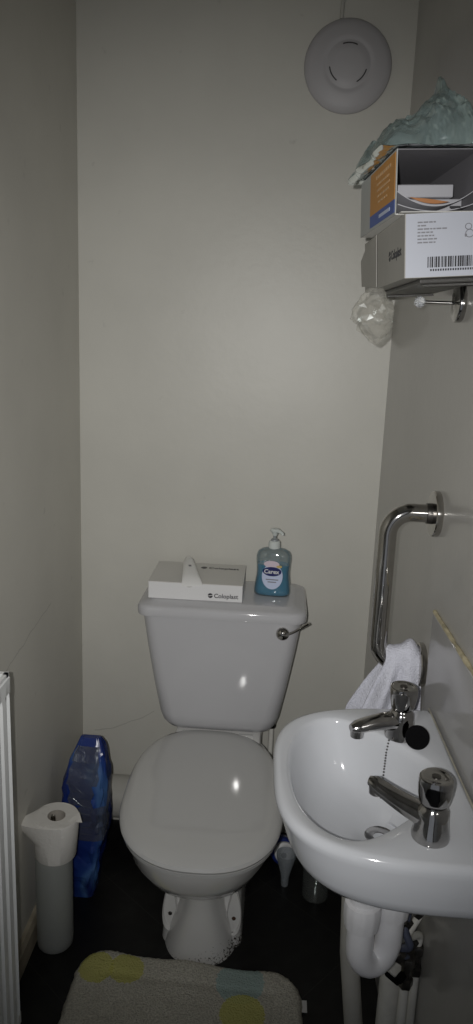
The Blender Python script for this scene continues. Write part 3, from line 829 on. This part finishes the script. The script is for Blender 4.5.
pg = thing('basin_plug', 'black rubber plug on its ball chain resting beside the far tap', 'plug', MB_ @ Vector((.236, 1.088, ZR)))
Mp = MB_ @ Matrix.Translation((.238, 1.087, ZR+.0175)) @ Matrix.Scale(.84, 4) @ Matrix.Rotation(math.radians(-20), 4, 'Z') @ Matrix.Rotation(math.radians(58), 4, 'X')
bm = BM(); lathe(bm, [(.0001, -.008), (.015, -.008), (.017, .003), (.0215, .004), (.0225, .007), (.0215, .010), (.012, .011), (.0001, .0115)], 32, Mp); part('stopper', bm, M_black, pg)
bm = BM()
cpath = [MB_ @ Vector(p) for p in ((.196, 1.10, ZR+.003), (.191, 1.088, ZR-.012), (.188, 1.078, ZR-.035), (.185, 1.066, ZR-.060), (.182, 1.056, ZR-.078))]
tot = []
for a, b in zip(cpath, cpath[1:]):
    n_ = max(1, int((b-a).length/.0042))
    for k in range(n_): tot.append(a.lerp(b, k/n_))
for p in tot: bmesh.ops.create_icosphere(bm, subdivisions=1, radius=.0017, matrix=Matrix.Translation(p))
part('ball_chain', bm, M_dullmetal, pg, label='thin ball chain')

# splashback tile with its discoloured seal
sb = thing('splashback', 'glossy grey splashback panel on the right wall above the basin', 'splashback', (xr(1), 1.0, .85))
ya, yb_, z0, z1 = .62, 1.278, .795, .994
bm = BM()
loft(bm, [[(xr(y)-.0005, y, z0), (xr(y)-.006, y, z0), (xr(y)-.006, y, z1-.002), (xr(y)-.004, y, z1), (xr(y)-.0005, y, z1)] for y in (ya, yb_)])
part('panel', bm, M_tile, sb, smooth=False)
bm = BM(); pts = [(xr(ya+(yb_-ya)*i/40)-.003, ya+(yb_-ya)*i/40, z1+.002) for i in range(41)]
tube(bm, pts, [.004+.0022*noise.noise(Vector((i*.5, 7, 0))) for i in range(41)], 8); part('top_sealant', bm, M_seal, sb, label='yellowed sealant bead')

# ------------------------------------------------------------------ under the basin
tr = thing('basin_trap', 'white plastic waste trap under the basin', 'trap', (.15, 1.02, .55))
lx, ly, rx, ry = .160, 1.0, .209, 1.025
bm = BM()
path = [(lx, ly, .655), (lx, ly, .57)]
for k in range(0, 13):
    a = PI+PI*k/12; cxm, cym = (lx+rx)/2, (ly+ry)/2; hx, hy = (rx-lx)/2, (ry-ly)/2
    path.append((cxm+hx*math.cos(a), cym+hy*math.cos(a), .535+math.hypot(hx, hy)*math.sin(a)*1.45))
path += [(rx, ry, .60), (rx, ry, .625)]
tube(bm, path, .0215, 24); part('bend', bm, M_plastic, tr)
bm = BM(); tube(bm, fillet([(rx, ry, .60), (rx, ry, .675), (xr(ry)+.01, ry, .675)], .03), .0195, 20); part('outlet_pipe', bm, M_plastic, tr)
for (x, y, z) in ((lx, ly, .595), (rx, ry, .60)):
    bm = BM(); rg = []
    for r_, zz in ((.023, -.022), (.0265, -.020), (.0285, -.004), (.0290, .014), (.0275, .022), (.023, .024)):
        rg.append([Vector((x+r_*(1+.012*math.cos(12*a))*math.cos(a), y+r_*(1+.012*math.cos(12*a))*math.sin(a), z+zz)) for a in [2*PI*i/72 for i in range(72)]])
    loft(bm, rg); part('nut', bm, M_plastic, tr)
bm = BM(); lathe(bm, [(.0001, .635), (.030, .635), (.032, .640), (.032, .652), (.024, .656), (.0001, .656)], 8, Matrix.Translation((lx, ly, 0))); part('flange_nut', bm, M_plastic, tr)

# pipes against the wall
bm = BM(); tube(bm, fillet([(xr(1.2)-.029, 1.20, .64), (xr(1.2)-.029, 1.20, 0)], .03), .026, 24)
single('waste_pipe', bm, M_paintpipe, 'fat white painted upright pipe on the right wall under the basin', 'pipe', (xr(1.2)-.029, 1.2, 0))
bm = BM(); tube(bm, fillet([(.172, 1.24, .50), (.180, 1.24, .30), (.215, 1.235, .001)], .05), .0185, 18)
single('overflow_pipe', bm, M_soil, 'leaning grey pipe behind the plastic trap reaching the floor', 'pipe', (.215, 1.235, 0))
def supply(lab, x, y, zv, col, seed):
    r = thing('supply_pipe', lab, 'pipe', (x, y, 0))
    bm = BM(); tube(bm, [(x, y, 0), (x, y, zv-.02)], .0085, 14); part('pipe', bm, M_paintpipe, r)
    bm = BM(); lathe(bm, [(.0001, -.03), (.0125, -.03), (.0135, -.027), (.0135, -.014), (.009, -.012), (.009, .012), (.0135, .014), (.0135, .027), (.0125, .03), (.0001, .03)], 6, Matrix.Translation((x, y, zv)))
    v = part('service_valve', bm, M_dullmetal, r, label='dark tarnished service valve')
    bm = BM(); tube(bm, [(x-.006, y-.008, zv), (x-.016, y-.018, zv-.004)], .007, 10)
    if seed == 1:
        add_box(bm, -.015, .015, -.005, .005, -.0025, .0025, .002, 2, Matrix.Translation((x-.030, y-.03, zv+.012)) @ Matrix.Rotation(.7, 4, 'Y'))
    part('valve_handle', bm, M_black if seed == 1 else M_dullmetal, v)
    bm = BM(); rnd = random.Random(seed)
    pts = [Vector((x, y, zv+.025))]
    for k in range(1, 6): pts.append(Vector((x-.012+rnd.uniform(-.018, .014), y-.02+rnd.uniform(-.02, .02), zv+.025+k*.026)))
    pts.append(Vector((x-.03, y-.01, .70)))
    sm = []
    for a, b, c, d in zip([pts[0]]+pts, pts, pts[1:], pts[2:]+[pts[-1]]):
        for q in range(6):
            t_ = q/6; sm.append(.5*((2*b)+(c-a)*t_+(2*a-5*b+4*c-d)*t_*t_+(3*b-a-3*c+d)*t_**3))
    tube(bm, sm, .0065, 10); part('flexible_tail', bm, col, r)
    for zq in (zv+.045, zv+.11):
        bm = BM(); lathe(bm, [(.0001, -.008), (.0105, -.008), (.0115, 0), (.0105, .008), (.0001, .008)], 6, Matrix.Translation((x-.006-rnd.uniform(0, .015), y-.015, zq)) @ Matrix.Rotation(.6, 4, 'Y')); part('compression_nut', bm, M_dullmetal, r)
supply('thin white supply pipe with black lever valve under the basin', xr(1.10)-.034, 1.10, .40, pm('blue_grey_hose', (.07, .08, .12), .4), 1)
supply('thin white supply pipe nearest the wall with tarnished valve under the basin', xr(1.10)-.0105, 1.135, .395, M_paintpipe, 2)

# ------------------------------------------------------------------ grab rail and towel
ry_, rzt, rzb, rxx = 1.335, 1.162, .868, .199
gr = thing('grab_rail', 'chrome grab rail bolted to the right wall above the towel', 'grab rail', (xr(ry_), ry_, 1.0))
bm = BM(); tube(bm, fillet([(xr(ry_)-.002, ry_, rzt), (rxx, ry_, rzt), (rxx, ry_, 1.0)], .072, 16) + fillet([(rxx, ry_, .999), (rxx, ry_, rzb), (xr(ry_)-.002, ry_, rzb)], .045, 12), .0165, 28); part('tube', bm, M_chrome, gr)
for z in (rzt, rzb):
    Mw = frame((xr(ry_), ry_, z), (0, 1, 0), (0, 0, 1)) ; Mw = Matrix.Translation((xr(ry_), ry_, z)) @ ROT @ Matrix.Rotation(-PI/2, 4, 'Y')
    bm = BM(); lathe(bm, [(.0001, 0), (.041, 0), (.042, .002), (.042, .010), (.040, .012), (.018, .013), (.0001, .013)], 40, Mw); part('flange', bm, M_chrome, gr)
    bm = BM(); lathe(bm, [(.0150, .010), (.0185, .010), (.0190, .014), (.0185, .022), (.0150, .023)], 28, Mw); part('collar', bm, M_dullmetal, gr)

def towel_mesh():
    bm = BM(); G = []
    NU, NV = 44, 60
    for j in range(NV+1):
        v = j/NV                       # 0 back hem .. 1 front hem
        s = (v-.42)*.46                # signed length from the crest
        row = []
        for i in range(NU+1):
            u = i/NU
            a = abs(s); r = .0215
            if a < r*PI/2:
                th_ = s/r; yy = -r*math.sin(th_); zz = r*math.cos(th_); down = 0
            else:
                yy = -math.copysign(r, s); down = a-r*PI/2; zz = -down
            spread = min(1, down/.11)
            xl = .220-.070*spread**.9
            xrr = .279+.008*spread
            if s > 0: xl = .212-.046*spread
            x = xl+(xrr-xl)*u
            f = min(1, down/.05)
            fold = .010*math.sin(u*2*PI*2.3+.6+(.5 if s < 0 else 0))*f+.005*math.sin(u*17+v*3)*f
            yy += fold*(1 if s > 0 else .5) - (.008 if s > 0 else -.004)*f
            hump = .026*math.exp(-((u-.58)/.42)**2)*(1-min(1, down/.12)) + (.030*math.exp(-(u/.10)**2)*(1-min(1, down/.08)) if s >= -.01 else 0)*.35
            zz += hump + .004*math.sin(u*11)*(1-f)
            row.append((x, ry_+yy, rzb+zz-.002))
        G.append(row)
    loft(bm, G, closed=False); return bm
tw = single('hand_towel', towel_mesh(), M_towel, 'white hand towel hung over the low end of the chrome grab rail', 'towel', (.25, ry_, rzb))
md = tw.modifiers.new('thickness', 'SOLIDIFY'); md.thickness = .005; md.offset = 0
md = tw.modifiers.new('soften', 'SUBSURF'); md.levels = 1; md.render_levels = 1

# ------------------------------------------------------------------ shelf, boxes, bags
ROLL = math.radians(-4.5)
AY = math.radians(3.8)
FL = Vector((.1640, 1.15, 1.5515))        # front lower left corner of the lower box
SH = Matrix.Translation(FL) @ Matrix.Rotation(AY, 4, 'Z') @ Matrix.Rotation(ROLL, 4, 'Y')
shf = thing('wall_shelf', 'slim grey shelf sagging from the right wall under the boxes', 'shelf', SH)
bm = BM(); add_box(bm, .026, .124, .015, .35, -.008, -.0006, .002, 2); part('board', bm, M_shelf, shf, local=True, smooth=False)
for yy in (.02, .30):
    bm = BM(); loft(bm, [[(.118, yy, -.009), (.118, yy+.012, -.009), (.030, yy+.012, -.009), (.030, yy, -.009)], [(.120, yy, -.012), (.120, yy+.012, -.012), (.034, yy+.012, -.0115), (.034, yy, -.0115)]])
    part('bracket', bm, M_shelf, shf, local=True, smooth=False)

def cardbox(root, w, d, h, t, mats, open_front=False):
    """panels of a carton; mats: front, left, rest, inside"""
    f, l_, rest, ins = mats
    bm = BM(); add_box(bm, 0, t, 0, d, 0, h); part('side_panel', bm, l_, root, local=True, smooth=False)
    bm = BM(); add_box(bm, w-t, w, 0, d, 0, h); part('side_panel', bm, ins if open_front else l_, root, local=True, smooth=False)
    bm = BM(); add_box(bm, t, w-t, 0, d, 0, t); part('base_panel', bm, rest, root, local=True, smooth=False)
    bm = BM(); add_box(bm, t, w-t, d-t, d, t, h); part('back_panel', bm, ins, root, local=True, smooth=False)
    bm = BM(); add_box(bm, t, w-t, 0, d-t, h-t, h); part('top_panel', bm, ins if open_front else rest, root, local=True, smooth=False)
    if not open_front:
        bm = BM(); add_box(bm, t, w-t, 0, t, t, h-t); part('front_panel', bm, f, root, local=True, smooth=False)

lb = thing('carton', 'grey carton with white barcoded end label on the wall shelf, lower of the two boxes', 'box', SH)
LW, LD, LH = .116, .345, .0885
cardbox(lb, LW, LD, LH, .0016, (M_label, M_kraft, M_kraft, M_inside_shade))
bm = BM(); add_box(bm, .0012, LW, -.0008, -.0001, .0006, LH-.0005); part('end_label', bm, M_label, lb, local=True, smooth=False, label='white end label')
bm = BM()
for k, w in enumerate((.026, .012, .043, .022, .024, .028, .026)):
    x = .018; rnd = random.Random(k); e = x+w
    while x < e:
        q = rnd.uniform(.003, .008); add_box(bm, x, min(e, x+q), -.0012, -.0007, LH-.0135-k*.0046, LH-.0115-k*.0046); x += q+.0012
part('small_print', bm, M_greyink, lb, local=True, smooth=False)
bm = BM(); x = .033; rnd = random.Random(11)
while x < .110:
    q = rnd.choice((.0008, .0014, .0024)); add_box(bm, x, x+q, -.0012, -.0007, .0135, .0285); x += q+rnd.choice((.0008, .0012, .0018))
x = .037
while x < .108:
    add_box(bm, x, x+.0022, -.0012, -.0007, .0085, .0115); x += .0036
part('barcode', bm, M_ink, lb, local=True, smooth=False)
bm = BM()   # little pictogram at the right of the label
for (x, z, r) in ((.091, .068, .0045), (.093, .0585, .0058)):
    pts = [(x+r*math.cos(2*PI*i/16), -.0010, z+r*.9*math.sin(2*PI*i/16)) for i in range(17)]
    tube(bm, pts, .0006, 5)
add_box(bm, .086, .089, -.0012, -.0007, .054, .058)
part('pictogram', bm, M_greyink, lb, local=True, smooth=False)
brand(lb, .019, frame((-.0003, .115, .035), (0, -1, 0), (0, 0, 1)), M_ink)
bm = BM()   # torn flap at the back of the side
loft(bm, [[(-.0012, LD-.13, LH+.0), (-.0012, LD-.03, LH-.012), (-.0012, LD+.012, LH-.03), (-.0012, LD+.010, .012), (-.0012, LD-.13, .002)], [(-.0022, LD-.13, LH+.0), (-.004, LD-.03, LH-.012), (-.006, LD+.012, LH-.03), (-.005, LD+.010, .012), (-.0022, LD-.13, .002)]])
part('torn_flap', bm, M_kraft, lb, local=True, smooth=False)

UP = SH @ Matrix.Translation((-.012, .012, LH+.0012)) @ Matrix.Rotation(math.radians(2.5), 4, 'Z') @ Matrix.Rotation(math.radians(1.5), 4, 'Y')
ub = thing('carton', 'open-fronted carton with orange and blue printed side, upper of the two boxes', 'box', UP)
UW, UD, UH = .120, .245, .0885
M_ubside = pm('carton_silver', (.42, .43, .42), .5)
cardbox(ub, UW, UD, UH, .0016, (M_label, M_ubside, M_card, M_inside_shade), True)
bm = BM(); add_box(bm, -.0008, -.0001, .004, UD*.68, .022, UH-.003); part('printed_panel', bm, M_orange, ub, local=True, smooth=False, label='orange printed panel')
bm = BM(); add_box(bm, -.0008, -.0001, .004, UD*.68, .004, .022); part('printed_strip', bm, M_bluep, ub, local=True, smooth=False, label='blue printed strip')
bm = BM()
for k, (z, a, b) in enumerate(((.071, .03, .125), (.061, .04, .12), (.052, .035, .12), (.043, .04, .115), (.034, .05, .11))):
    y = a; rnd = random.Random(k+30)
    while y < b:
        q = rnd.uniform(.006, .018); add_box(bm, -.0012, -.0007, y, min(b, y+q), z, z+(.005 if k == 0 else .003)); y += q+.003
part('small_print', bm, M_paleink, ub, local=True, smooth=False)
bm = BM(); add_box(bm, -.0012, -.0007, .03, .10, .0105, .0155); part('strip_print', bm, M_soaplabel, ub, local=True, smooth=False)
bm = BM(); add_box(bm, .004, UW-.002, -.018, .001, .0006, .0018, .0004, 1); part('front_flap', bm, M_card, ub, local=True, smooth=False)

# contents of the open carton
def leaf(lab, y0, zc, amp, col, w0=.004, w1=UW-.004, th=.0012, mtop=None, loc_=(.06, .05, .02), ph=0):
    r = thing('leaflet', lab, 'leaflet', UP)
    bm = BM(); G = []
    for j in range(13):
        G.append([(w0+(w1-w0)*i/20, y0+.050*j/12, zc+amp*(2*i/20-1)**2) for i in range(21)])
    loft(bm, G, closed=False)
    top_ = [[(x, y, z+th) for x, y, z in row] for row in G]
    loft(bm, top_, closed=False)
    loft(bm, [G[0], top_[0]], closed=False)
    part('sheet', bm, col, r, local=True)
    return r
M_white2 = pm('leaflet_white', (.46, .46, .49), .5)
st = thing('paper_stack', 'pale folded paper stack at the back inside the open carton', 'papers', UP)
bm = BM(); add_box(bm, .003, UW-.020, .05, .225, .032, .050, .001, 1); part('sheets', bm, M_white2, st, local=True, smooth=False)
bm = BM(); add_box(bm, .003, UW-.003, .06, .225, .0022, .0312, .001, 1); part('lower_sheets', bm, M_white2, st, local=True, smooth=False)
lf = leaf('curved white leaflet with orange band inside the open carton', .006, .012, .020, M_white2, loc_=(0, 0, 0))
bm = BM(); G = []
for j in range(3):
    G.append([(.022+(.058)*i/12, .0052-.0004*j, .0155+.0060*j/2*math.sin(PI*(i/12))+.020*(2*(.022+.058*i/12-.004)/(UW-.008)-1)**2) for i in range(13)])
loft(bm, G, closed=False); part('orange_band', bm, pm('orange_band', (.40, .17, .06), .5), lf, local=True)
lf2 = leaf('lower white leaflet with dark mark at the mouth of the open carton', .002, .0042, .010, M_white2, ph=1.4)
bm = BM(); add_box(bm, .080, .096, .0008, .0016, .0085, .0115, 0); part('dark_mark', bm, M_ink, lf2, local=True, smooth=False)

# teal bag crumpled over the upper box
def teal_bag():
    bm = BM(); NX, NY = 96, 90
    X0, X1, Y0, Y1 = -.026, .128, -.012, .262
    HP = [(-.03, .026), (-.01, .032), (.022, .042), (.040, .056), (.055, .068), (.075, .078), (.13, .082)]
    def hprof(x):
        for a, b in zip(HP, HP[1:]):
            if x <= b[0]: return a[1]+(b[1]-a[1])*(max(x, a[0])-a[0])/(b[0]-a[0])
        return HP[-1][1]
    tops, lows = [], []
    for j in range(NY+1):
        v = j/NY; rt, rb = [], []
        for i in range(NX+1):
            u = i/NX
            ev = max(0, 1-abs(2*v-1)**3.5); eu = max(0, 1-abs(2*u-1)**5)
            e = (ev*eu)**.55
            inset = .010*noise.noise(Vector((u*5, 1, v*3)))
            x = X0+(X1-X0)*u+(.012*noise.noise(Vector((v*4.5, 2, 0))) if u < .3 else 0)*(1-u/.3); y = Y0+(Y1-Y0)*v+inset*(1-ev)
            h = hprof(x)+.010*noise.noise(Vector((x*30, y*14, 4)))
            c = .016*(ridged((x+2, y*.7, 1), 19)-.5)+.011*(ridged((x*.9+5+y*.4, y*1.2, 3), 38)-.5)+.003*noise.noise(Vector((x*80, y*80, 2)))
            h += .040*math.exp(-((x-.088)/.0075)**2-((y-.10)/.03)**2)
            zt = UH+.003+(h+c)*e
            zb = UH+.0022
            drop = max(0, -.004-x)
            if drop > 0:
                zb -= (.014*min(1, drop/.02)+.004*noise.noise(Vector((y*40, 1, 1))))*e; zt -= .45*drop*e
            rt.append(Vector((x, y, max(zt, zb+.0006)))); rb.append(Vector((x, y, zb)))
        tops.append(rt); lows.append(rb)
    loft(bm, tops, closed=False); loft(bm, lows, closed=False)
    return bm
bm = teal_bag(); bm.transform(UP)
single('plastic_bag', bm, M_teal, 'crumpled pale teal plastic bag lying on top of the upper box', 'bag', tuple(UP @ Vector((.05, .1, UH))))

# clear bag hanging below the far end of the lower box
def clear_bag():
    bm = BM(); R = []
    top = Vector((.149, 1.38, 1.5528)); NJ = 11; rnd = random.Random(21)
    for j in range(NJ+1):
        v = j/NJ; z = top.z-.098*v
        w = .014+.024*min(1, v/.4) if v < .5 else .038*(1-((v-.5)/.5)**1.6)+.001
        cx_ = top.x-.006*math.sin(v*3.2)+.006*v
        ring = []
        for i in range(16):
            a = 2*PI*(i+.5*(j % 2))/16; c, s_ = math.cos(a), math.sin(a)
            q = w*(1+rnd.uniform(-.20, .16))
            ring.append(Vector((cx_+q*c, top.y+q*.62*s_, z+(rnd.uniform(-.004, .004) if 0 < j < NJ else 0))))
        R.append(ring)
    loft(bm, R); bmesh.ops.triangulate(bm, faces=bm.faces[:]); return bm
single('plastic_bag', clear_bag(), M_clear, 'small crumpled clear plastic bag hanging under the far end of the lower box', 'bag', (.149, 1.38, 1.5512), smooth=False)

# chrome hook with crystal end
hy, hz = 1.315, 1.5285
hk = thing('wall_hook', 'chrome wall hook with round plate and crystal knob under the boxes', 'hook', (xr(hy), hy, hz))
Mw = Matrix.Translation((xr(hy), hy, hz)) @ ROT @ Matrix.Rotation(-PI/2, 4, 'Y')
bm = BM(); lathe(bm, [(.0001, 0), (.030, 0), (.0315, .002), (.0315, .010), (.030, .012), (.011, .0125), (.009, .014), (.0001, .014)], 40, Mw); part('wall_plate', bm, M_tapchrome, hk)
bm = BM(); lathe(bm, [(.0001, .010), (.0028, .010), (.0028, .064), (.0001, .064)], 12, Mw); part('rod', bm, M_tapchrome, hk)
bm = BM(); bmesh.ops.create_icosphere(bm, subdivisions=2, radius=.0095, matrix=Mw @ Matrix.Translation((0, 0, .071))); part('crystal_knob', bm, M_crystal, hk, smooth=False, label='clear faceted crystal knob')

# ------------------------------------------------------------------ light, sky, camera
w = bpy.data.worlds.new('hall'); SC.world = w; w.use_nodes = True
w.node_tree.nodes['Background'].inputs[0].default_value = (.85, .9, 1, 1); w.node_tree.nodes['Background'].inputs[1].default_value = .25

yaw, pitch, roll, fpx = math.radians(3.4), math.radians(13), math.radians(2.2), 745
fw = Vector((-math.sin(yaw)*math.cos(pitch), math.cos(yaw)*math.cos(pitch), -math.sin(pitch)))
r0 = Vector((math.cos(yaw), math.sin(yaw), 0)); u0 = r0.cross(fw)
rr_ = r0*math.cos(roll)+u0*math.sin(roll); uu_ = u0*math.cos(roll)-r0*math.sin(roll)
cam = bpy.data.cameras.new('camera'); co = bpy.data.objects.new('camera', cam); COL.objects.link(co)
cam.sensor_fit = 'VERTICAL'; cam.sensor_height = 36; cam.lens = fpx/1024*36; cam.clip_start = .02
CP = Vector((0, 0, 1.455))
co.matrix_world = Matrix(((rr_.x, uu_.x, -fw.x, CP.x), (rr_.y, uu_.y, -fw.y, CP.y), (rr_.z, uu_.z, -fw.z, CP.z), (0, 0, 0, 1)))
SC.camera = co

def spot(name, pos, target, power, ang, radius, col):
    ld = bpy.data.lights.new(name, 'SPOT'); ld.energy = power; ld.spot_size = math.radians(ang); ld.spot_blend = 1; ld.shadow_soft_size = radius; ld.color = col
    o = bpy.data.objects.new(name, ld); COL.objects.link(o); o.location = pos
    o.rotation_euler = (Vector(target)-Vector(pos)).to_track_quat('-Z', 'Y').to_euler()
    return o
spot('torch_light', (-.035, -.03, 1.47), (-.17, 2.0, 1.06), 58, 80, .006, (1, .985, .96))

SC.view_settings.view_transform = 'Standard'; SC.view_settings.look = 'None'
SC.view_settings.gamma = 1; SC.view_settings.use_curve_mapping = False; SC.view_settings.exposure = 0
